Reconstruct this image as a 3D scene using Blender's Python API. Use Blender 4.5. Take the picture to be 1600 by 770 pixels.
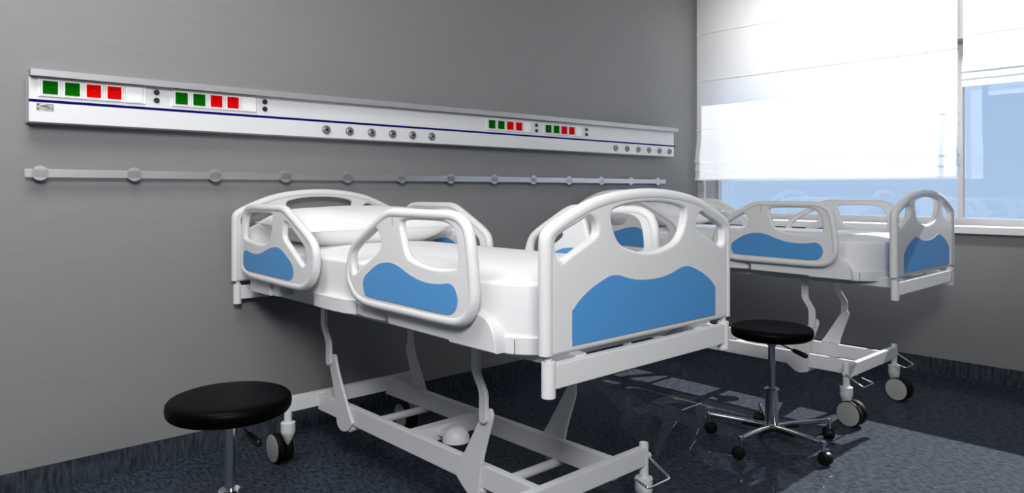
import bpy, bmesh, math, random
from mathutils import Vector, Matrix
PI = math.pi
random.seed(4)
for o in list(bpy.data.objects): bpy.data.objects.remove(o)
scn = bpy.context.scene
COL = scn.collection

# ------------------------------------------------------------------ camera, world, sun, lights, exposure
FPX = 1108.0; EYE = 1.2
cd = bpy.data.cameras.new('camera'); cam = bpy.data.objects.new('camera', cd); COL.objects.link(cam)
cd.sensor_fit = 'HORIZONTAL'; cd.sensor_width = 36; cd.lens = FPX / 1600 * 36
cd.shift_y = -88 / 1600; cd.clip_start = .05
cam.location = (0, 0, EYE); cam.rotation_euler = (PI / 2, 0, -math.radians(42.5))
scn.camera = cam

w = bpy.data.worlds.new('world'); scn.world = w; w.use_nodes = True
nt = w.node_tree; nt.nodes.clear()
out = nt.nodes.new('ShaderNodeOutputWorld'); bg = nt.nodes.new('ShaderNodeBackground')
tc = nt.nodes.new('ShaderNodeTexCoord'); sep = nt.nodes.new('ShaderNodeSeparateXYZ'); cr = nt.nodes.new('ShaderNodeValToRGB')
nt.links.new(tc.outputs['Generated'], sep.inputs[0]); nt.links.new(sep.outputs['Z'], cr.inputs[0])
cr.color_ramp.elements[0].position = 0.0; cr.color_ramp.elements[0].color = (.50, .70, .97, 1)
cr.color_ramp.elements[1].position = .35; cr.color_ramp.elements[1].color = (.42, .64, .98, 1)
nt.links.new(cr.outputs[0], bg.inputs[0]); bg.inputs[1].default_value = 1.0
nt.links.new(bg.outputs[0], out.inputs[0])

sd = bpy.data.lights.new('sun', 'SUN'); sun = bpy.data.objects.new('sun', sd); COL.objects.link(sun)
sd.energy = 7.6; sd.angle = math.radians(.6); sd.color = (1, .98, .95)
SUN = Vector((-1, .12, -.758))
sun.rotation_euler = SUN.to_track_quat('-Z', 'Y').to_euler()
sun.location = (9, 0, 5)

def area(name, loc, aim, size, power, color=(1, 1, 1)):
    l = bpy.data.lights.new(name, 'AREA'); l.shape = 'RECTANGLE'; l.size, l.size_y = size; l.energy = power; l.color = color
    o = bpy.data.objects.new(name, l); COL.objects.link(o); o.location = loc
    o.rotation_euler = (Vector(aim) - Vector(loc)).to_track_quat('-Z', 'Y').to_euler(); return o
area('ceiling_lamp', (.2, 2.0, 2.97), (.2, 2.0, 0), (1.1, 1.1), 38)
area('key_fill', (-.4, -.5, 2.5), (1.0, 3.2, 1.75), (.7, .7), 82)  # unseen area light added to brighten the back wall and nearer bed
area('front_fill', (1.4, -2.5, 2.4), (1.6, 2, 1.0), (2.0, .8), 26)  # added fill light without a fixture, for footboards and other front faces
bl_ = area('blind_fill', (3.95, 1.75, 2.95), (5.1, 1.75, 2.35), (2.2, .4), 38); bl_.data.spread = math.radians(84)  # unseen fill added to brighten the room side of the blinds

scn.view_settings.view_transform = 'Standard'; scn.view_settings.look = 'None'
scn.view_settings.gamma = 1; scn.view_settings.use_curve_mapping = False; scn.view_settings.exposure = 0.0
scn.cycles.caustics_reflective = False; scn.cycles.caustics_refractive = False

# ------------------------------------------------------------------ materials
def mat(name, col, rough=.5, metal=0, spec=.5, coat=0, coat_rough=.05):
    m = bpy.data.materials.new(name); m.use_nodes = True
    b = m.node_tree.nodes['Principled BSDF']
    b.inputs['Base Color'].default_value = (*col, 1); b.inputs['Roughness'].default_value = rough
    b.inputs['Metallic'].default_value = metal; b.inputs['Specular IOR Level'].default_value = spec
    b.inputs['Coat Weight'].default_value = coat; b.inputs['Coat Roughness'].default_value = coat_rough
    return m
def noise_mix(m, c1, c2, scale, stretch=(1, 1, 1), rot=(0, 0, 0), detail=4, lo=.35, hi=.65, bump=0):
    t = m.node_tree; b = t.nodes['Principled BSDF']
    g = t.nodes.new('ShaderNodeNewGeometry'); mp = t.nodes.new('ShaderNodeMapping'); n = t.nodes.new('ShaderNodeTexNoise')
    r = t.nodes.new('ShaderNodeValToRGB')
    mp.inputs['Scale'].default_value = stretch; mp.inputs['Rotation'].default_value = rot
    n.inputs['Scale'].default_value = scale; n.inputs['Detail'].default_value = detail; n.inputs['Roughness'].default_value = .65
    t.links.new(g.outputs['Position'], mp.inputs[0]); t.links.new(mp.outputs[0], n.inputs[0]); t.links.new(n.outputs[0], r.inputs[0])
    r.color_ramp.elements[0].position = lo; r.color_ramp.elements[0].color = (*c1, 1)
    r.color_ramp.elements[1].position = hi; r.color_ramp.elements[1].color = (*c2, 1)
    t.links.new(r.outputs[0], b.inputs['Base Color'])
    if bump:
        bp = t.nodes.new('ShaderNodeBump'); bp.inputs['Strength'].default_value = bump; bp.inputs['Distance'].default_value = .002
        t.links.new(n.outputs[0], bp.inputs['Height']); t.links.new(bp.outputs[0], b.inputs['Normal'])
    return m
M = {}
M['wall'] = noise_mix(mat('wall_paint', (.24, .24, .24), .6, spec=.2), (.250, .250, .254), (.264, .264, .267), 6, (1, 1, 6), lo=.3, hi=.7)
M['ceiling'] = mat('ceiling_paint', (.6, .6, .6), .8)
M['floor'] = noise_mix(mat('floor_vinyl', (.03, .04, .06), .8, spec=.1, coat=.2, coat_rough=.02), (.009, .013, .021), (.068, .086, .118), 80, (1, .38, 1), (0, 0, .25), 3, .36, .68, .35)
M['base'] = noise_mix(mat('baseboard_vinyl', (.03, .04, .06), .6, spec=.3), (.012, .016, .024), (.060, .075, .098), 62, (1, 1, .22), (0, 0, 0), 3, .36, .68, .3)
M['white'] = mat('white_plastic', (.78, .78, .785), .38, spec=.4)
M['enamel'] = mat('white_enamel_metal', (.72, .72, .73), .4, spec=.4)
M['blue'] = mat('blue_inset', (.09, .32, .68), .3, spec=.4)
M['cloth'] = mat('white_mattress_cover', (.85, .85, .855), .75, spec=.2)
M['pillow'] = mat('white_pillow_cotton', (.87, .87, .87), .85, spec=.1)
M['tyre'] = mat('black_rubber', (.004, .004, .004), .6, spec=.2)
M['cap'] = mat('grey_wheel_cap', (.42, .42, .42), .5)
M['chrome'] = mat('chrome', (.8, .8, .82), .08, metal=1)
M['leather'] = mat('black_leatherette', (.001, .001, .001), .40, spec=.05)
M['black'] = mat('black_plastic', (.006, .006, .006), .35, spec=.3)
M['panel'] = noise_mix(mat('panel_white', (.7, .7, .71), .35, spec=.4), (.77, .77, .78), (.79, .79, .80), 20, (.1, 1, 4), lo=.3, hi=.7)
M['alu'] = noise_mix(mat('brushed_aluminium', (.4, .4, .41), .3, metal=.65), (.50, .50, .51), (.56, .56, .57), 40, (.05, 1, 5), lo=.3, hi=.7)
M['lid'] = mat('grey_anodised', (.42, .42, .43), .4, metal=.3)
M['stripe'] = mat('dark_blue_stripe', (.001, .001, .12), .6, spec=.05)
M['socketw'] = mat('socket_white', (.95, .95, .95), .35)
M['frameline'] = mat('socket_frame_grey', (.62, .62, .64), .5, spec=.2)
M['green'] = mat('socket_green', (.0, .13, .0), .7, spec=.0)
M['red'] = mat('socket_red', (.85, .0, .0), .7, spec=.0)
M['dkgreen'] = mat('socket_green_dark', (.001, .045, .003), .5)
M['dkred'] = mat('socket_red_dark', (.25, .001, .001), .5)
M['knob'] = mat('dark_knob', (.018, .018, .02), .4)
M['gas'] = mat('grey_outlet', (.26, .26, .265), .35, metal=.5)
M['plate'] = noise_mix(mat('nameplate_metal', (.2, .2, .2), .35, metal=.6), (.03, .03, .03), (.55, .55, .55), 60, (1, 1, 4), lo=.4, hi=.6)
M['plred'] = mat('nameplate_red', (.3, .02, .03), .5)
M['frame'] = mat('window_frame_grey', (.5, .49, .485), .45)
M['sill'] = mat('sill_white', (.75, .75, .75), .4)
M['slot'] = mat('dark_seam', (.1, .1, .1), .6)

g = bpy.data.materials.new('window_glass'); g.use_nodes = True; t = g.node_tree; t.nodes.clear()
o_ = t.nodes.new('ShaderNodeOutputMaterial'); mx = t.nodes.new('ShaderNodeMixShader'); tr = t.nodes.new('ShaderNodeBsdfTransparent')
gl = t.nodes.new('ShaderNodeBsdfGlossy'); gl.inputs['Roughness'].default_value = 0
lw = t.nodes.new('ShaderNodeLayerWeight'); lw.inputs[0].default_value = .5; pw = t.nodes.new('ShaderNodeMath'); pw.operation = 'POWER'; pw.inputs[1].default_value = 4
ma = t.nodes.new('ShaderNodeMath'); ma.operation = 'MULTIPLY_ADD'; ma.inputs[1].default_value = .9; ma.inputs[2].default_value = .11
tr.inputs[0].default_value = (.985, .99, 1, 1)
t.links.new(lw.outputs['Facing'], pw.inputs[0]); t.links.new(pw.outputs[0], ma.inputs[0]); t.links.new(ma.outputs[0], mx.inputs[0])
t.links.new(tr.outputs[0], mx.inputs[1]); t.links.new(gl.outputs[0], mx.inputs[2]); t.links.new(mx.outputs[0], o_.inputs[0])
M['glass'] = g
g = bpy.data.materials.new('blind_fabric'); g.use_nodes = True; t = g.node_tree; t.nodes.clear()
o_ = t.nodes.new('ShaderNodeOutputMaterial'); mx = t.nodes.new('ShaderNodeMixShader'); mx2 = t.nodes.new('ShaderNodeMixShader')
df = t.nodes.new('ShaderNodeBsdfDiffuse'); tl = t.nodes.new('ShaderNodeBsdfTranslucent'); tr = t.nodes.new('ShaderNodeBsdfTransparent')
df.inputs[0].default_value = (.93, .93, .94, 1); tl.inputs[0].default_value = (.95, .95, .96, 1)
mx.inputs[0].default_value = .38; mx2.inputs[0].default_value = .17
t.links.new(df.outputs[0], mx.inputs[1]); t.links.new(tl.outputs[0], mx.inputs[2]); t.links.new(mx.outputs[0], mx2.inputs[1]); t.links.new(tr.outputs[0], mx2.inputs[2]); t.links.new(mx2.outputs[0], o_.inputs[0])
M['blind'] = g

# ------------------------------------------------------------------ mesh helpers
class MB:
    def __init__(s): s.bm = bmesh.new()
    def box(s, a, b, bev=0, seg=2):
        a, b = Vector(a), Vector(b); c = (a + b) / 2; d = b - a
        r = bmesh.ops.create_cube(s.bm, size=1, matrix=Matrix.Translation(c) @ Matrix.Diagonal((*[abs(q) for q in d], 1)))
        if bev:
            es = set(e for v in r['verts'] for e in v.link_edges)
            bmesh.ops.bevel(s.bm, geom=list(es), offset=bev, segments=seg, profile=.5, affect='EDGES')
        return s
    def rings(s, rings, closed=False, cap=True):
        vs = [[s.bm.verts.new(p) for p in r] for r in rings]; n = len(vs[0])
        m = len(vs)
        for i in range(m if closed else m - 1):
            A, B = vs[i], vs[(i + 1) % m]
            for k in range(n):
                try: s.bm.faces.new((A[k], A[(k + 1) % n], B[(k + 1) % n], B[k]))
                except ValueError: pass
        if cap and not closed:
            s.bm.faces.new(vs[0][::-1]); s.bm.faces.new(vs[-1])
        return s
    def tube(s, pts, r, closed=False, n=14, cap=True):
        P = [Vector(p) for p in pts]; m = len(P); rings = []; up = None
        for i in range(m):
            if closed: d = P[(i + 1) % m] - P[i - 1]
            else: d = P[min(i + 1, m - 1)] - P[max(i - 1, 0)]
            d.normalize()
            if up is None: up = d.orthogonal().normalized()
            up = (up - d * up.dot(d)).normalized(); sd_ = d.cross(up)
            rr = r[i] if isinstance(r, (list, tuple)) else r
            rings.append([P[i] + rr * (math.cos(2 * PI * k / n) * up + math.sin(2 * PI * k / n) * sd_) for k in range(n)])
        return s.rings(rings, closed, cap)
    def lathe(s, prof, c=(0, 0, 0), axis='Z', n=32):
        rings = []
        for r, h in prof:
            ring = []
            for k in range(n):
                a = 2 * PI * k / n; u, v = r * math.cos(a), r * math.sin(a)
                p = {'Z': (u, v, h), 'X': (h, u, v), 'Y': (v, h, u)}[axis]
                ring.append(Vector(p) + Vector(c))
            rings.append(ring)
        return s.rings(rings)
    def prism(s, pts, f, a, b, bev=0):
        """pts in 2-D, f(u,v,w)->xyz, between w=a and w=b"""
        lay = [[f(u, v, a) for u, v in pts], [f(u, v, b) for u, v in pts]]
        if bev:
            ins = offset(pts, -bev); h = bev if b > a else -bev
            lay = [[f(u, v, a) for u, v in ins], [f(u, v, a + h) for u, v in pts], [f(u, v, b - h) for u, v in pts], [f(u, v, b) for u, v in ins]]
        return s.rings(lay)
    def sheet(s, fn, nu, nv):
        vs = [[s.bm.verts.new(fn(i / nu, j / nv)) for j in range(nv + 1)] for i in range(nu + 1)]
        for i in range(nu):
            for j in range(nv): s.bm.faces.new((vs[i][j], vs[i + 1][j], vs[i + 1][j + 1], vs[i][j + 1]))
        return s
    def merge(s, me):
        s.bm.from_mesh(me); return s
    def build(s, name, m, parent=None, ang=28, flat=False):
        bmesh.ops.recalc_face_normals(s.bm, faces=s.bm.faces)
        me = bpy.data.meshes.new(name); s.bm.to_mesh(me); s.bm.free()
        me.materials.append(m)
        if not flat:
            me.shade_smooth(); me.set_sharp_from_angle(angle=math.radians(ang))
        o = bpy.data.objects.new(name, me); COL.objects.link(o)
        if parent: o.parent = parent
        if not flat:
            wn = o.modifiers.new('weighted_normals', 'WEIGHTED_NORMAL'); wn.keep_sharp = True; wn.weight = 60
        return o

def area2(p): return sum(p[i - 1][0] * p[i][1] - p[i][0] * p[i - 1][1] for i in range(len(p))) / 2
def offset(p, d):
    """positive d grows the polygon"""
    if area2(p) < 0: sgn = -1
    else: sgn = 1
    n = len(p); q = []
    for i in range(n):
        a, b, c = Vector(p[i - 1]), Vector(p[i]), Vector(p[(i + 1) % n])
        e1 = (b - a).normalized(); e2 = (c - b).normalized()
        n1 = Vector((e1.y, -e1.x)); n2 = Vector((e2.y, -e2.x)); nn = (n1 + n2)
        if nn.length < 1e-6: nn = n1
        nn.normalize(); k = 1 / max(.5, nn.dot(n1))
        q.append(tuple(b + nn * d * sgn * k))
    return q
def smooth(pts, step=4, closed=True):
    """Catmull-Rom through the points"""
    n = len(pts); q = []
    rng = range(n) if closed else range(n - 1)
    for i in rng:
        P = [Vector(pts[(i + k) % n]) if closed else Vector(pts[max(0, min(n - 1, i + k))]) for k in (-1, 0, 1, 2)]
        for s_ in range(step):
            t_ = s_ / step
            q.append(tuple(.5 * ((2 * P[1]) + (P[2] - P[0]) * t_ + (2 * P[0] - 5 * P[1] + 4 * P[2] - P[3]) * t_ ** 2 + (3 * P[1] - P[0] - 3 * P[2] + P[3]) * t_ ** 3)))
    if not closed: q.append(tuple(pts[-1]))
    return q
def plate_mesh(outl, holes, thick, bev, f):
    """flat board with rounded edges and real openings, curve fill converted to a mesh"""
    cu = bpy.data.curves.new('tmp', 'CURVE'); cu.dimensions = '2D'; cu.fill_mode = 'BOTH'
    for poly, d in [(outl, -bev)] + [(h, bev) for h in holes]:
        q = offset(poly, d); sp = cu.splines.new('POLY'); sp.points.add(len(q) - 1); sp.use_cyclic_u = True
        for i, (u, v) in enumerate(q): sp.points[i].co = (u, v, 0, 1)
    cu.extrude = thick / 2 - bev; cu.bevel_depth = bev; cu.bevel_resolution = 3
    o = bpy.data.objects.new('tmp', cu); COL.objects.link(o)
    dg = bpy.context.evaluated_depsgraph_get(); me = bpy.data.meshes.new_from_object(o.evaluated_get(dg))
    bpy.data.objects.remove(o); bpy.data.curves.remove(cu)
    bm = bmesh.new(); bm.from_mesh(me); bmesh.ops.remove_doubles(bm, verts=bm.verts, dist=1e-5)
    for v in bm.verts: v.co = f(*v.co)
    bm.to_mesh(me); bm.free(); me.materials.clear()
    return me
def thing(name, label, cat, loc=(0, 0, 0), group=None):
    o = bpy.data.objects.new(name, None); COL.objects.link(o); o.location = loc; o.empty_display_size = .1
    o['label'] = label; o['category'] = cat
    if group: o['group'] = group
    return o
def struct(o):
    o['kind'] = 'structure'; return o
def copy_tree(o, parent=None):
    c = o.copy(); COL.objects.link(c); c.parent = parent
    for ch in [x for x in bpy.data.objects if x.parent == o]: copy_tree(ch, c)
    return c

# ------------------------------------------------------------------ room shell
X0, X1, Y0, Y1, ZC = -2.6, 5.19, -2.6, 3.345, 3.0
WT = .24
struct(MB().box((X0 - .2, Y0 - .2, -.1), (X1 + WT, Y1 + .2, 0)).build('floor', M['floor'], flat=True))
struct(MB().box((X0 - .2, Y0 - .2, ZC), (X1 + WT, Y1 + .2, ZC + .1)).build('ceiling', M['ceiling'], flat=True))
struct(MB().box((X0 - .2, Y1, 0), (X1 + WT, Y1 + .2, ZC)).build('wall_back', M['wall'], flat=True))
struct(MB().box((X0 - .2, Y0, 0), (X0, Y1, ZC)).build('wall_left', M['wall'], flat=True))
struct(MB().box((X0 - .2, Y0 - .2, 0), (X1 + WT, Y0, ZC)).build('wall_front', M['wall'], flat=True))
WZ0, WZ1, WY0, WY1 = .93, 2.17, -.62, 3.27
b = MB()
b.box((X1, Y0, 0), (X1 + WT, Y1, WZ0)); b.box((X1, Y0, WZ1), (X1 + WT, Y1, ZC))
b.box((X1, Y0, WZ0), (X1 + WT, WY0, WZ1)); b.box((X1, WY1, WZ0), (X1 + WT, Y1, WZ1))
struct(b.build('wall_right', M['wall'], flat=True))
BH = .102
struct(MB().box((X0, Y1 - .006, 0), (X1, Y1, BH)).build('baseboard_back', M['base'], flat=True))
struct(MB().box((X1 - .006, Y0, 0), (X1, Y1 - .006, BH)).build('baseboard_right', M['base'], flat=True))
struct(MB().box((X0, Y0, 0), (X0 + .006, Y1 - .006, BH)).build('baseboard_left', M['base'], flat=True))
# window: glass at the back of a deep reveal, mullions, sill, casing
GX = 5.40
wf = MB()
GZ0, GZ1 = 1.016, 2.12
wf.box((GX - .02, WY0, .97), (GX + .03, WY1, GZ0), .003); wf.box((GX - .02, WY0, GZ1), (GX + .03, WY1, WZ1), .003)
MUL = [(WY0, WY0 + .03), (.10, .13), (1.447, 1.475), (WY1 - .006, WY1)]
for a, c in MUL: wf.box((GX - .02, a, GZ0), (GX + .03, c, GZ1), .002)
win = struct(wf.build('window_1', M['frame']))
for i in range(3):
    MB().box((GX, MUL[i][1], GZ0), (GX + .006, MUL[i + 1][0], GZ1)).build('glass_pane', M['glass'], win, flat=True)
h = MB(); h.box((GX - .034, 1.479, 1.37), (GX - .02, 1.499, 1.47), .003); h.box((GX - .055, 1.483, 1.41), (GX - .034, 1.495, 1.425), .003); h.box((GX - .062, 1.482, 1.34), (GX - .05, 1.496, 1.43), .004)
h.build('window_handle', M['alu'], win)
struct(MB().box((X1 - .05, WY0 - .05, .925), (GX + .03, WY1 + .04, .97), .004).build('trim_1', M['sill']))
c = MB(); c.box((X1 - .012, WY1 + .028, .97), (X1 + .002, Y1 - .001, 2.17), .002); c.box((X1 - .022, WY1, .97), (X1 + .002, WY1 + .027, 2.17), .003)
struct(c.build('trim_2', M['frame']))

# ------------------------------------------------------------------ roman blinds
def blind(name, label, y0, y1, zb, folds, ridges):
    r = thing(name, label, 'blind', (5.13, (y0 + y1) / 2, 2.96), 'white roman blinds over the window')
    ox, oy, oz = r.location
    prof = [(5.13, 2.955)]
    for z in ridges: prof += [(5.13, z + .012), (5.124, z + .006), (5.124, z), (5.13, z - .006)]
    prof += folds
    fine = []
    for (xa, za), (xb, zc) in zip(prof, prof[1:]):
        k = max(1, int(abs(za - zc) / .03))
        for i in range(k): fine.append((xa + (xb - xa) * i / k, za + (zc - za) * i / k))
    fine.append(prof[-1])
    m = MB(); NY = 24
    for dx in (0,):
        m.sheet(lambda u, v: Vector((fine[round(v * (len(fine) - 1))][0] + .0015 * math.sin(u * 19 + 3 * v) - ox, y0 + (y1 - y0) * u - oy, fine[round(v * (len(fine) - 1))][1] - oz)), NY, len(fine) - 1)
    m.build('blind_fabric', M['blind'], r, ang=25)
    MB().box((5.11 - ox, y0 - oy, 2.955 - oz), (5.16 - ox, y1 - oy, 2.995 - oz), .004).build('headrail', M['sill'], r)
    xb, zc = folds[-1]
    MB().box((xb - .006 - ox, y0 + .003 - oy, zb - .004 - oz), (xb + .006 - ox, y1 - .003 - oy, zb + .012 - oz), .003).build('bottom_bar', M['blind'], r)
    rg = []
    for z in ridges[1:] + [f[1] for f in folds[::2]]:
        q = MB(); pts = [(5.145 - ox, y0 - .003 - oy + .004 * math.cos(a), z - oz + .006 * math.sin(a)) for a in [2 * PI * k / 10 for k in range(10)]]
        q.tube(pts, .0012, True, 6); q.build('cord_ring', M['gas'], r)
    q = MB(); q.tube([(5.146 - ox, y0 + .012 - oy, 2.95 - oz), (5.146 - ox, y0 + .012 - oy, zb - oz)], .001, n=6); q.build('lift_cord', M['sill'], r)
    return r
blind('roman_blind', 'white translucent roman blind lowered almost to the sill, beside the room corner', 1.41, 3.318, 1.283,
      [(5.13, 1.62), (5.098, 1.428), (5.116, 1.423), (5.100, 1.36), (5.114, 1.355), (5.102, 1.283)], [2.49, 2.10, 1.69])
blind('roman_blind', 'white roman blind pulled up halfway, right of the window mullion', -.60, 1.378, 1.853,
      [(5.13, 2.06), (5.10, 1.945), (5.116, 1.942), (5.102, 1.898), (5.114, 1.894), (5.104, 1.853)], [2.78, 2.376, 2.175])

# ------------------------------------------------------------------ medical supply panel on the back wall
PY = 3.26
pn = thing('medical_supply_panel', 'long white bedhead supply panel with coloured sockets mounted on the grey wall', 'wall panel', (2.6, Y1, 1.46))
P0 = Vector(pn.location)
def rel(v): return Vector(v) - P0
def pbox(m, a, b, bev=0): return m.box(rel(a), rel(b), bev)
pbox(MB(), (.471, PY, 1.463), (4.719, Y1, 1.661), .004).build('panel_body', M['panel'], pn)
f = lambda u, v, w_: rel((w_, u, v))
m = MB(); rr = []
for x, z0, z1 in ((.471, 1.6375, 1.663), (1.334, 1.639, 1.667), (2.742, 1.647, 1.675), (4.723, 1.655, 1.685)):
    rr.append([rel((x, PY - .042, z0)), rel((x, PY - .042, z1)), rel((x, PY + .03, z1)), rel((x, PY + .03, z0 + .004)), rel((x, PY - .02, z0 + .004))])
m.rings(rr).build('cable_ledge', M['lid'], pn)
pbox(MB(), (.471, PY - .0012, 1.541), (4.735, PY + .001, 1.5515)).build('blue_stripe', M['stripe'], pn)
n_ = pbox(MB(), (.496, PY - .002, 1.509), (.553, PY + .001, 1.536), .0006).build('nameplate', M['plate'], pn)
pbox(MB(), (.497, PY - .0026, 1.527), (.504, PY - .0015, 1.535)).build('nameplate_mark', M['plred'], n_)
def sock(x0, w_, dx, x_last):
    zt, zb = 1.640, 1.566
    pl = pbox(MB(), (x0, PY - .006, zb - .003), (x_last, PY + .001, zt), .0015).build('socket_plate', M['socketw'], pn)
    for k in range(5):
        cx_ = x0 + .0405 + dx * k; a = .025
        q = MB()
        fr_ = .0335
        for sx in (-1, 1):
            pbox(q, (cx_ + sx * fr_ - .0012, PY - .0078, 1.600 - fr_), (cx_ + sx * fr_ + .0012, PY - .005, 1.600 + fr_))
            pbox(q, (cx_ - fr_, PY - .0078, 1.600 + sx * fr_ - .0012), (cx_ + fr_, PY - .005, 1.600 + sx * fr_ + .0012))
        q.build('socket_frame', M['frameline'], pl)
        if k == 4:
            pbox(MB(), (cx_ - .030, PY - .0075, 1.572), (cx_ + .027, PY - .005, 1.630), .001).build('blank_cover', M['socketw'], pl); continue
        cm, dk, nm = (M['green'], M['dkgreen'], 'green') if k < 2 else (M['red'], M['dkred'], 'red')
        s_ = MB(); y_ = PY - .0095
        outl = [(cx_ - a, 1.6 - a), (cx_ + a, 1.6 - a), (cx_ + a, 1.6 + a), (cx_ - a, 1.6 + a)]
        hole = [(cx_ + .0195 * math.cos(2 * PI * i / 28), 1.6 + .0195 * math.sin(2 * PI * i / 28)) for i in range(28)]
        s_.merge(plate_mesh(outl, [hole], .004, .0004, lambda u, v, w2: rel((u, y_ + w2, v))))
        s_.lathe([(.0001, .001), (.0195, .001), (.0195, .0005), (.0001, .0005)], rel((cx_, PY - .0088, 1.6)), 'Y', 28)
        so = s_.build('socket', cm, pl, ang=30); so['label'] = nm + ' power socket'
        d_ = MB()
        ring = [rel((cx_ + .018 * math.cos(2 * PI * i / 28), PY - .0105, 1.6 + .018 * math.sin(2 * PI * i / 28))) for i in range(28)]
        d_.tube(ring, .0014, True, 6)
        for ddx in (-.0075, 0, .0075): d_.lathe([(.0001, -.001), (.0021, -.001), (.0021, .001), (.0001, .001)], rel((cx_ + ddx, PY - .0088, 1.6)), 'Y', 10)
        pbox(d_, (cx_ - .004, PY - .011, 1.6 + .0165), (cx_ + .004, PY - .008, 1.6 + .0205))
        pbox(d_, (cx_ - .004, PY - .011, 1.6 - .0205), (cx_ + .004, PY - .008, 1.6 - .0165))
        d_.build('socket_contacts', dk, pl)
for x0, xl in ((.500, .883), (.986, 1.358), (2.775, 3.156), (3.262, 3.639)):
    sock(x0, .05, .0745, xl)
    for dz in (1.617, 1.583):
        MB().lathe([(.0001, -.008), (.0095, -.008), (.0115, -.006), (.0115, .002), (.0001, .002)], rel((xl + .044, PY, dz)), 'Y', 20).build('equipotential_plug', M['knob'], pn)
for x in [1.72, 1.851, 1.981, 2.111, 2.241, 2.371, 3.999, 4.131, 4.263, 4.395, 4.527, 4.659]:
    q = MB(); q.lathe([(.0001, -.004), (.006, -.004), (.006, -.012), (.016, -.012), (.0205, -.009), (.0225, 0), (.0225, .002), (.0001, .002)], rel((x, PY, 1.503)), 'Y', 28)
    g_ = q.build('gas_outlet', M['gas'], pn)
    MB().lathe([(.0001, -.0135), (.006, -.0135), (.0065, -.004), (.0001, -.004)], rel((x, PY, 1.503)), 'Y', 14).build('outlet_hole', M['black'], g_)

# ------------------------------------------------------------------ wall rail
wr = thing('wall_rail', 'narrow steel equipment rail on round brackets along the wall below the panel', 'rail', (2.6, Y1, 1.26))
P1 = Vector(wr.location)
MB().box(Vector((.463, 3.297, 1.250)) - P1, Vector((4.665, 3.305, 1.283)) - P1, .0015).build('rail_bar', M['alu'], wr)
for k in range(13):
    x = .514 + (4.563 - .514) / 12 * k
    MB().lathe([(.0001, .040), (.024, .040), (.024, .0), (.030, .0), (.030, -.0065), (.0285, -.008), (.0001, -.008)][::-1], Vector((x, 3.305, 1.267)) - P1, 'Y', 28).build('wall_bracket', M['alu'], wr)

# ------------------------------------------------------------------ hospital bed
XC = 1.697
def sym(half, c=.413):      # mirror a half outline (x measured from the centre)
    return half
BED = thing('hospital_bed', 'nearer hospital bed with white guard rails and blue insets, in the foreground', 'bed', (XC, 2.27, 0), 'raised hospital beds with blue insets')
BO = Vector(BED.location)
def br(x, y, z): return Vector((x, y, z)) - BO
# --- end boards: half outline (u from centre, z), bottom to peak
halfo = [(.441, .782), (.441, .83), (.441, .90), (.441, .97), (.441, 1.02), (.441, 1.055), (.4395, 1.078), (.432, 1.096), (.413, 1.1115), (.385, 1.126), (.35, 1.1415), (.311, 1.157), (.25, 1.177), (.17, 1.193), (.085, 1.202)]
def endboard(yc, name, sgn):
    path = [(u, z) for u, z in halfo] + [(0, 1.205)] + [(-u, z) for u, z in halfo[::-1]]
    body = [path[0]] + smooth(path, 5, False)[1:-1] + [path[-1]]
    f = lambda u, v, w_: br(XC + u, yc + w_, v)
    holeR = smooth([(.258, 1.127), (.24, 1.113), (.237, 1.088), (.25, 1.073), (.296, 1.052), (.355, 1.026), (.372, 1.017), (.388, 1.021), (.397, 1.034), (.400, 1.06), (.394, 1.078), (.359, 1.096), (.304, 1.117), (.275, 1.129)], 3)
    holeL = [(-u, v) for u, v in holeR]
    hc = [(.159, 1.149), (.178, 1.136), (.175, 1.108), (.159, 1.072), (.138, 1.050), (.105, 1.035), (.048, 1.023)]
    holeC = smooth([(0, 1.165), (.09, 1.161)] + hc + [(0, 1.019)] + [(-u, v) for u, v in hc[::-1]] + [(-.09, 1.161)], 3)
    pl_ = offset(body, -.010); pl_[0] = (body[0][0] - .010, .778); pl_[-1] = (body[-1][0] + .010, .778)
    m = MB(); m.merge(plate_mesh(pl_, [holeL, holeC, holeR], .030, .010, f))
    cen = offset(body, -.018); cen[0] = (body[0][0] - .018, .782); cen[-1] = (body[-1][0] + .018, .782)
    m.tube([f(u, v, 0) for u, v in cen], .0185, n=16)
    bd = m.build(name, M['white'], BED, ang=40)
    hb = [(.341, .7955), (.341, .88), (.334, .893), (.305, .917), (.26, .941), (.205, .961), (.175, .966), (.145, .963), (.105, .952), (.06, .944)]
    bl = [(-u, v) for u, v in hb] + [(0, .941)] + hb[::-1]
    pth = [bl[0]] + smooth(bl, 4, False)[1:-1] + [bl[-1]]
    MB().merge(plate_mesh(pth, [], .0335, .0015, f)).build('inset_panel', M['blue'], bd, ang=40)
    q = MB(); q.tube([f(u, v, s_ * .0152) for s_ in (1,) for u, v in pth], .0012, True, 6); q.tube([f(u, v, -.0152) for u, v in pth], .0012, True, 6)
    q.build('inset_edge', M['cap'], bd)
    return bd
endboard(1.265, 'footboard', 1)
endboard(3.285, 'headboard', -1)
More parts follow.
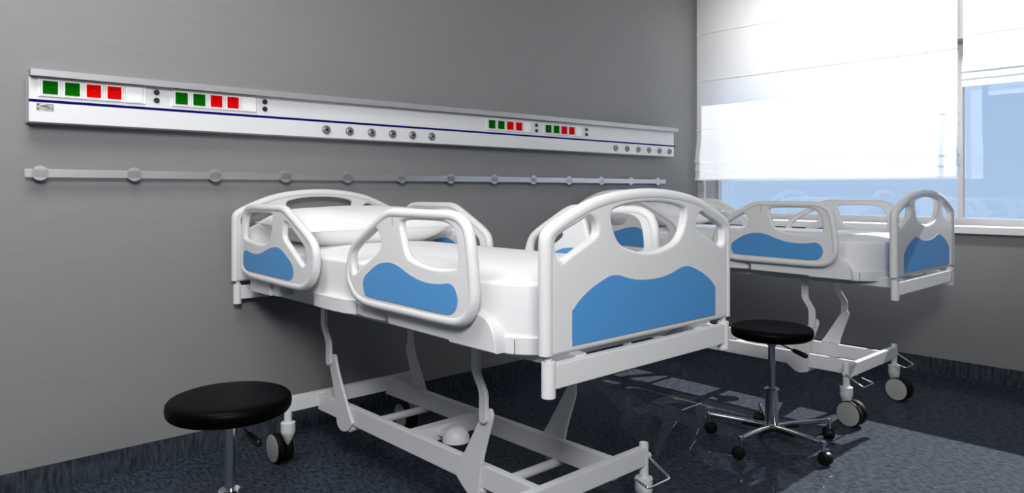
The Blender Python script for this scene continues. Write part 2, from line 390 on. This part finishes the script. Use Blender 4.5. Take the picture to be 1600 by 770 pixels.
# --- side rails, traced as (y, z)
FR = dict(
 o=[(2.235,.925),(2.225,.965),(2.204,1.005),(2.161,1.039),(2.054,1.099),(1.998,1.128),(1.954,1.141),(1.87,1.142),(1.792,1.142),(1.70,1.142),(1.636,1.141),(1.594,1.132),(1.56,1.109),(1.544,1.079),(1.534,1.033),(1.524,.963),(1.52,.902),(1.528,.865),(1.550,.832),(1.583,.812),(1.625,.804),(1.72,.802),(1.841,.803),(1.95,.803),(2.06,.804),(2.130,.810),(2.179,.828),(2.216,.863),(2.233,.893)],
 l=[(2.183,.92),(2.188,.955),(2.173,.991),(2.136,1.024),(2.066,1.062),(2.037,1.070),(2.018,1.055),(2.009,1.028),(2.013,1.007),(2.066,.973),(2.148,.926),(2.173,.913)],
 r=[(1.889,1.09),(1.872,1.104),(1.80,1.108),(1.689,1.108),(1.645,1.101),(1.619,1.084),(1.606,1.055),(1.6,1.019),(1.599,.99),(1.61,.977),(1.671,.969),(1.735,.969),(1.801,.978),(1.841,.989),(1.861,1.007),(1.876,1.047)],
 b=[(2.112,.879),(2.108,.900),(2.083,.922),(2.031,.951),(1.992,.963),(1.944,.967),(1.896,.959),(1.841,.94),(1.782,.926),(1.726,.922),(1.68,.924),(1.636,.930),(1.61,.921),(1.595,.893),(1.6,.867),(1.615,.849),(1.645,.839),(1.744,.838),(1.891,.84),(2.075,.842),(2.103,.855)])
HR = dict(
 o=[(3.176,.861),(3.174,.921),(3.170,.98),(3.165,1.033),(3.152,1.093),(3.12,1.128),(3.056,1.139),(2.98,1.140),(2.901,1.140),(2.82,1.140),(2.757,1.139),(2.706,1.125),(2.608,1.078),(2.511,1.027),(2.471,.991),(2.458,.945),(2.468,.884),(2.504,.840),(2.552,.815),(2.608,.806),(2.742,.805),(2.85,.807),(2.952,.808),(3.064,.812),(3.129,.823),(3.163,.842)],
 l=[(3.129,.998),(3.12,1.072),(3.093,1.094),(3.039,1.100),(2.86,1.100),(2.839,1.085),(2.849,1.039),(2.872,.996),(2.91,.976),(2.969,.970),(3.056,.978),(3.118,.986)],
 r=[(2.734,1.016),(2.729,1.060),(2.713,1.070),(2.689,1.062),(2.637,1.030),(2.566,.988),(2.543,.968),(2.535,.936),(2.548,.912),(2.573,.911),(2.637,.949),(2.711,.993)],
 b=[(3.135,.879),(3.133,.916),(3.111,.934),(3.074,.931),(3.012,.925),(2.952,.931),(2.868,.956),(2.804,.966),(2.757,.962),(2.696,.935),(2.652,.908),(2.637,.883),(2.645,.859),(2.674,.842),(2.742,.841),(2.918,.844),(3.083,.846),(3.12,.858)])
def siderail(d, s):
    xc = XC + s * .432
    f = lambda u, v, w_: br(xc + w_, u, v)
    o = smooth(d['o'], 3); hl = smooth(d['l'], 3); hr = smooth(d['r'], 3); bl = smooth(d['b'], 3)
    m = MB(); m.merge(plate_mesh(offset(o, -.006), [hl, hr], .026, .0105, f))
    m.tube([f(u, v, 0) for u, v in offset(o, -.0165)], .0170, True, 14)
    rl = m.build('side_rail', M['white'], BED, ang=45)
    MB().merge(plate_mesh(bl, [], .0295, .0015, f)).build('inset_panel', M['blue'], rl, ang=40)
    q = MB(); q.tube([f(u, v, .0134) for u, v in bl], .001, True, 6); q.tube([f(u, v, -.0134) for u, v in bl], .001, True, 6)
    q.build('inset_edge', M['cap'], rl)
    if d is FR:
        q = MB(); k = s * .0129; q.box(f(1.9335, 1.085, k) , f(1.9350, 1.118, k + .0006 * s)); q.build('seam_mark', M['slot'], rl, flat=True)
for s in (-1, 1): siderail(FR, s); siderail(HR, s)
# --- mattress and tray
def roundrect(x0, x1, y0, y1, rf, rh, n=12):
    p = []
    for cx_, cy_, r, a0 in ((x0 + rf, y0 + rf, rf, PI), (x1 - rf, y0 + rf, rf, 1.5 * PI), (x1 - rh, y1 - rh, rh, 0), (x0 + rh, y1 - rh, rh, .5 * PI)):
        for k in range(n + 1):
            a = a0 + .5 * PI * k / n; p.append((cx_ + r * math.cos(a), cy_ + r * math.sin(a)))
    return p
hw = .388
mo = roundrect(XC - hw, XC + hw, 1.338, 3.255, .235, .05, 14)
m = MB(); lays = [(-.010, .788), (-.003, .789), (0, .796), (0, .93), (-.004, .939), (-.012, .944), (-.05, .9515), (-.12, .960), (-.2, .966), (-.28, .969)]
cxy = Vector((XC, 2.27))
rings = []
for d, z in lays:
    q = []
    for u, v in mo:
        k = 1 + d / hw; kv = 1 + d / .957
        q.append(br(XC + (u - XC) * k, 2.2965 + (v - 2.2965) * kv, z))
    rings.append(q)
m.rings(rings)
m.build('mattress', M['cloth'], BED, ang=60)
to = roundrect(XC - .394, XC + .394, 1.332, 1.70, .235, .01, 14)
m = MB(); m.prism(to, lambda u, v, w_: br(u, v, w_), .742, .793, .003)
tr0 = m.build('mattress_tray', M['white'], BED, ang=40)
for s in (-1, 1):
    MB().box(br(XC + s * .3630 - .0008, 1.4446, .745), br(XC + s * .3630 + .0008, 1.4462, .785)).build('seam_mark', M['slot'], tr0, flat=True)
to = roundrect(XC - .350, XC + .350, 1.66, 3.20, .01, .12, 14)
m = MB(); m.prism(to, lambda u, v, w_: br(u, v, w_), .748, .7895, .010)
m.build('deck', M['enamel'], BED, ang=40)

# --- side covers
def side_part(poly, x_out, x_in, s, name, bev=.006):
    f = lambda u, v, w_: br(XC + s * w_, u, v)
    return MB().prism(poly, f, x_in, x_out, bev).build(name, M['white'], BED, ang=50)
fend = [(2.012, .757), (2.014, .80), (1.90, .812), (1.70, .83), (1.64, .852), (1.60, .8565)] + smooth([(1.56, .8545), (1.513, .840), (1.487, .815), (1.474, .785), (1.470, .748)], 4, False) + [(1.679, .748), (1.686, .7535)]
for s in (-1, 1):
    side_part(fend, .4125, .30, s, 'side_cover', .004)
    m = MB()
    p = [(.30, 2.04), (.385, 2.04), (.402, 2.06), (.408, 2.11), (.408, 2.17), (.400, 2.22), (.385, 2.252), (.30, 2.252)]
    m.prism(p, lambda u, v, w_: br(XC + s * u, v, w_), .758, .80, .003); m.build('hinge_cover', M['white'], BED, ang=40)
    p = [(.30, 2.255), (.392, 2.255), (.408, 2.30), (.414, 2.38), (.414, 2.46), (.408, 2.54), (.396, 2.562), (.30, 2.562)]
    m = MB(); m.prism(p, lambda u, v, w_: br(XC + s * u, v, w_), .752, .806, .003); m.build('hinge_cover', M['white'], BED, ang=40)
    m = MB(); m.box(br(XC + s * .33, 2.93, .748), br(XC + s * .414, 3.14, .803), .005); m.build('rail_bracket', M['white'], BED)
    m = MB(); m.prism([(2.918, .803), (2.905, .752), (2.868, .752), (2.835, .803)], lambda u, v, w_: br(XC + s * w_, u, v), .34, .408, .002); m.build('rail_lever', M['white'], BED)
# --- upper frame
m = MB()
for s in (-1, 1):
    m.box(br(XC + s * .28 - .02, 1.27, .716), br(XC + s * .28 + .02, 3.27, .764), .003)
for y in (1.62, 2.2, 2.86): m.box(br(XC - .28, y, .715), br(XC + .28, y + .05, .76), .003)
m.build('bed_frame', M['enamel'], BED)
for yc, sy in ((1.262, -1), (3.288, 1)):
    m = MB(); m.box(br(XC - .405, yc - .012, .694), br(XC + .405, yc + .014, .758), .004)
    m.build('cross_beam', M['white'], BED)
    for s in (-1, 1):
        m = MB(); m.lathe([(.0001, .672), (.0165, .672), (.0185, .674), (.0185, .763), (.0175, .765), (.0001, .765)], br(XC + s * .413, yc + .002, 0), 'Z', 24)
        m.build('corner_post', M['white'], BED)
for s in (-1, 1):
    for y in (1.265, 3.285):
        m = MB(); m.lathe([(.0001, .75), (.010, .75), (.010, .79), (.0001, .79)], br(XC + s * .413, y, 0), 'Z', 16); m.build('board_pin', M['enamel'], BED)
# --- base
m = MB()
for s in (-1, 1): m.box(br(XC + s * .177 - .015, 1.53, .220), br(XC + s * .177 + .015, 2.93, .294), .003)
for y in (1.526, 2.935): m.box(br(XC - .325, y - .015, .236), br(XC + .325, y + .015, .300), .003)
m.box(br(XC - .165, 2.215, .232), br(XC + .165, 2.265, .288), .003)
m.build('base_frame', M['enamel'], BED)
for y in (1.80, 2.64):
    m = MB(); m.tube([br(XC - .198, y, .207), br(XC + .198, y, .207)], .0165, n=18); m.build('torque_tube', M['enamel'], BED)
# motor housing
m = MB(); rr = [(.052 * math.cos(k / 8 * PI / 2) ** .8 + .0004, .056 * math.sin(k / 8 * PI / 2)) for k in range(9)]
m.lathe([(.0001, 0)] + rr, br(1.662, 2.128, .250), 'Z', 28); m.box(br(1.64, 2.14, .252), br(1.685, 2.222, .276), .004)
m.build('motor_housing', M['enamel'], BED, ang=50)
# lifting arms
for s in (-1, 1):
    def f(u, v, w_): return br(XC + s * w_, u, v)
    for (ys, prof) in ((1, 0), (2, 0)):
        if ys == 1:
            cl = [(1.797, .74), (1.797, .615), (1.791, .597), (1.762, .552), (1.757, .535), (1.757, .462)]
            pl = [(1.745, .492), (1.732, .492), (1.725, .474), (1.730, .45), (1.770, .335), (1.785, .26), (1.790, .212), (1.797, .195), (1.82, .185), (1.85, .186), (1.872, .198), (1.905, .222), (1.918, .240), (1.908, .265), (1.865, .325), (1.785, .455), (1.770, .478), (1.757, .489)]
        else:
            cl = [(2.835, .74), (2.835, .615), (2.829, .597), (2.797, .552), (2.791, .535), (2.791, .462)]
            pl = [(2.748, .494), (2.738, .492), (2.730, .485), (2.705, .42), (2.610, .262), (2.590, .235), (2.600, .218), (2.625, .195), (2.660, .184), (2.685, .184), (2.710, .196), (2.722, .225), (2.725, .29), (2.765, .40), (2.785, .455), (2.778, .478), (2.765, .490)]
            pl = [(y + .02, z) for y, z in pl]
        hw_ = .0185
        L = [(y - hw_, z) for y, z in cl]; Rr = [(y + hw_, z) for y, z in cl]
        tip = [(cl[-1][0] + hw_ * math.cos(a), cl[-1][1] + hw_ * math.sin(a)) for a in [-PI * k / 8 for k in range(1, 8)]]
        poly = Rr + tip + L[::-1]
        MB().prism(poly, f, .204, .218, .002).build('lift_rod', M['enamel'], BED, ang=30)
        MB().prism(smooth(pl, 2), f, .192, .204, .002).build('lift_lever', M['enamel'], BED, ang=30)
# castors
def bed_castor(x, y, dy, rot, pedal):
    m = MB(); m.lathe([(.0001, .150), (.0165, .150), (.0165, .311), (.0155, .313), (.0125, .313), (.0125, .309), (.0001, .309)], br(x, y, 0), 'Z', 20)
    m.build('castor_post', M['enamel'], BED)
    c_ = MB()
    ca, sa = math.cos(rot), math.sin(rot)
    def g2(p): # local castor frame -> bed
        X_, Y_, Z_ = p; return br(x + X_ * ca - (Y_) * sa, y + X_ * sa + (Y_) * ca, Z_)
    rings = []
    for z, rx, ry, oy in [(.192, .028, .028, 0), (.190, .031, .031, 0), (.150, .031, .031, 0), (.146, .0305, .030, 0), (.130, .0225, .027, 0), (.110, .0125, .021, dy * .05), (.092, .003, .010, dy * .1)]:
        rings.append([g2((rx * math.cos(a), oy + ry * math.sin(a), z)) for a in [2 * PI * k / 24 for k in range(24)]])
    c_.rings(rings)
    hs = c_.build('castor', M['enamel'], BED, ang=50)
    for sx in (-1, 1):
        R_ = .064
        prof = [(.0001, .002), (.052, .002), (R_ - .006, .004), (R_, .012), (R_, .031), (R_ - .002, .036), (.0600, .0375), (.0001, .0375)]
        q = MB(); rings = []
        for r, hh in prof: rings.append([g2((sx * hh, dy + r * math.cos(a), R_ + r * math.sin(a))) for a in [2 * PI * k / 36 for k in range(36)]])
        q.rings(rings); wh = q.build('wheel', M['tyre'], hs, ang=40)
        q = MB(); rings = []
        for r, hh in [(.0001, .036), (.0600, .036), (.0600, .0385), (.0575, .0405), (.0001, .0415)]: rings.append([g2((sx * hh, dy + r * math.cos(a), R_ + r * math.sin(a))) for a in [2 * PI * k / 36 for k in range(36)]])
        q.rings(rings); q.build('wheel_cap', M['cap'], hs, ang=40)
    q = MB(); q.tube([g2((-.02, dy, .0625)), g2((.02, dy, .0625))], .012, n=14); q.build('axle', M['enamel'], hs)
    if pedal:
        q = MB(); q.lathe([(.0001, -.012), (.009, -.012), (.011, -.008), (.011, .012), (.0001, .012)], br(x - pedal * .018, y, .262), 'X', 16)
        p_ = [(x - pedal * .02, y - .0, .262), (x - pedal * .022, y - .085, .214), (x - pedal * .018, y - .095, .210), (x - pedal * .010, y - .097, .209), (x + pedal * .09, y - .097, .209), (x + pedal * .098, y - .095, .210), (x + pedal * .102, y - .085, .213), (x + pedal * .102, y - .038, .226)]
        q.build('pedal_pivot', M['enamel'], BED)
        q = MB(); q.tube([br(*v) for v in p_], .0042, n=10); q.build('brake_pedal', M['chrome'], BED, ang=60)
bed_castor(XC - .330, 1.526, -.03, math.radians(-8), 1)
bed_castor(XC + .330, 1.526, -.03, math.radians(-8), -1)
bed_castor(XC - .330, 2.935, .075, 0, 0)
bed_castor(XC + .330, 2.935, .075, math.radians(-6), 0)

bed2 = copy_tree(BED)
bed2.location.x += 2.36
bed2['label'] = 'farther hospital bed with white guard rails and blue insets, next to the window'

# ------------------------------------------------------------------ pillows (lie on the beds: things of their own)
def pillow(cx_, label):
    cy_, z0 = 2.925, 1.030
    def pt(u, v, top):
        a, b_ = 2 * u - 1, 2 * v - 1
        pin = 1 - .05 * (1 - a * a) * abs(b_) ** 3
        pinx = 1 - .035 * (1 - b_ * b_) * abs(a) ** 4
        x = .365 * a * pinx; y = .275 * b_ * pin
        h_ = max(0, 1 - abs(a) ** 7) ** .8 * max(0, 1 - abs(b_) ** 3.2) ** .62
        if top: z = .080 * h_ + .003 * h_ * math.sin(5 * a + 3 * b_)
        else: z = -.078 * min(1, max(0, 1 - abs(a) ** 5) ** .8 * max(0, 1 - abs(b_) ** 4) ** .7 * 1.2)
        return Vector((x, y, z))
    n = 36; m = MB(); m.sheet(lambda u, v: pt(u, v, 1), n, n); m.sheet(lambda u, v: pt(u, v, 0), n, n)
    bmesh.ops.remove_doubles(m.bm, verts=m.bm.verts, dist=1e-5)
    o = m.build('pillow', M['pillow'], ang=70)
    o.location = (cx_, cy_, z0 + .012); o.rotation_euler = (math.radians(2), 0, 0)
    o['label'] = label; o['category'] = 'pillow'; o['group'] = 'white pillows on the hospital beds'
    edge = [pt(u, 0, 1) for u in [k / 24 for k in range(24)]] + [pt(1, v, 1) for v in [k / 24 for k in range(24)]] + [pt(1 - u, 1, 1) for u in [k / 24 for k in range(24)]] + [pt(0, 1 - v, 1) for v in [k / 24 for k in range(24)]]
    MB().tube(edge, .0022, True, 8).build('piping', M['pillow'], o)
    return o
pillow(XC, 'plump white pillow at the head of the nearer bed')
pillow(XC + 2.36, 'white pillow on the farther bed next to the window')

# ------------------------------------------------------------------ swivel stools
ST = thing('swivel_stool', 'black round swivel stool on a five-arm chrome base, between the two beds', 'stool', (3.191, 1.653, 0), 'black swivel stools')
m = MB(); prof = [(.0001, .502), (.06, .501), (.150, .500), (.170, .501), (.180, .506), (.1855, .514), (.187, .524), (.187, .534), (.185, .543), (.179, .550), (.168, .5545), (.150, .556), (.10, .557), (.0001, .557)]
m.lathe(prof, (0, 0, 0), 'Z', 56); m.build('seat', M['leather'], ST, ang=60)
m = MB(); m.lathe([(.0001, .497), (.075, .497), (.075, .5045), (.0001, .5045)], n=28)
for a in range(4):
    c_, s_ = math.cos(a * PI / 2 + .4), math.sin(a * PI / 2 + .4)
    m.tube([(c_ * .012, s_ * .012, .462), (c_ * .04, s_ * .04, .498)], .006, n=8)
m.build('seat_bracket', M['chrome'], ST)
m = MB(); m.lathe([(.0001, .20), (.0165, .20), (.0165, .488), (.0001, .488)], n=24); m.build('column', M['chrome'], ST)
m = MB(); m.lathe([(.0001, .055), (.024, .055), (.030, .075), (.030, .250), (.035, .253), (.035, .258), (.030, .261), (.0001, .261)], n=28); m.build('column_sleeve', M['chrome'], ST)
lv = MB(); lv.tube([(0, 0, .488), (-.034, -.135, .460)], .004, n=8); lo = lv.build('height_lever', M['chrome'], ST)
lv = MB(); lv.tube([(-.030, -.118, .464), (-.032, -.126, .462), (-.046, -.186, .450), (-.048, -.193, .449)], [.006, .010, .012, .008], n=14); lv.build('lever_grip', M['black'], lo, ang=60)
m = MB(); m.lathe([(.0001, .050), (.034, .050), (.040, .060), (.040, .082), (.032, .090), (.0001, .090)], n=30); m.build('hub', M['chrome'], ST)
pts = []
for k in range(5):
    for dd, r in ((-22, .062), (-5.5, .135), (5.5, .135), (22, .062)):
        a = math.radians(37.5 + 72 * k + dd); pts.append((r * math.cos(a), r * math.sin(a)))
MB().prism(pts, lambda u, v, w_: Vector((u, v, w_)), .068, .086, .002).build('hub_web', M['black'], ST, ang=50)
for k in range(5):
    a = math.radians(37.5 + 72 * k); d = Vector((math.cos(a), math.sin(a), 0)); pdir = Vector((-d.y, d.x, 0))
    q = MB(); q.tube([d * .03 + Vector((0, 0, .076)), d * .10 + Vector((0, 0, .083)), d * .20 + Vector((0, 0, .088)), d * .295 + Vector((0, 0, .091)), d * .305 + Vector((0, 0, .091))], [.016, .014, .0125, .0115, .006], n=14)
    q.lathe([(.0001, .082), (.013, .082), (.013, .100), (.010, .103), (.0001, .103)], d * .295, 'Z', 18)
    q.build('leg', M['chrome'], ST, ang=60)
    q = MB(); q.lathe([(.0001, .045), (.008, .045), (.008, .084), (.0001, .084)], d * .295, 'Z', 12)
    cs = q.build('castor', M['chrome'], ST)
    a2 = a + .9 + k * 1.3; ax = Vector((math.cos(a2), math.sin(a2), 0)); tr_ = Vector((-ax.y, ax.x, 0))
    cen = d * .295 + tr_ * .010
    q = MB()
    for sx in (-1, 1):
        rings = []
        for r, hh in [(.0001, .003), (.024, .003), (.027, .006), (.027, .018), (.023, .022), (.0001, .023)]:
            rings.append([cen + ax * sx * hh + tr_ * r * math.cos(t_) + Vector((0, 0, .027 + r * math.sin(t_))) for t_ in [2 * PI * i / 24 for i in range(24)]])
        q.rings(rings)
    q.build('wheel', M['tyre'], cs, ang=50)
    q = MB(); rings = []
    for r in (.030, .026):
        rings.append(r)
    pts = [(.031 * math.cos(t_), .031 * math.sin(t_)) for t_ in [PI * i / 14 - .2 for i in range(16)]]
    poly = pts + [(.012, .028)] if False else pts
    q.prism(poly, lambda u, v, w_: cen + tr_ * u + Vector((0, 0, .027 + v)) + ax * w_, -.0125, .0125, .002)
    q.build('castor_hood', M['black'], cs, ang=50)
s2 = copy_tree(ST); s2.location = (.853, 2.246, 0); s2.rotation_euler = (0, 0, math.radians(18))
s2['label'] = 'black round swivel stool in the lower left corner, in front of the grey wall'
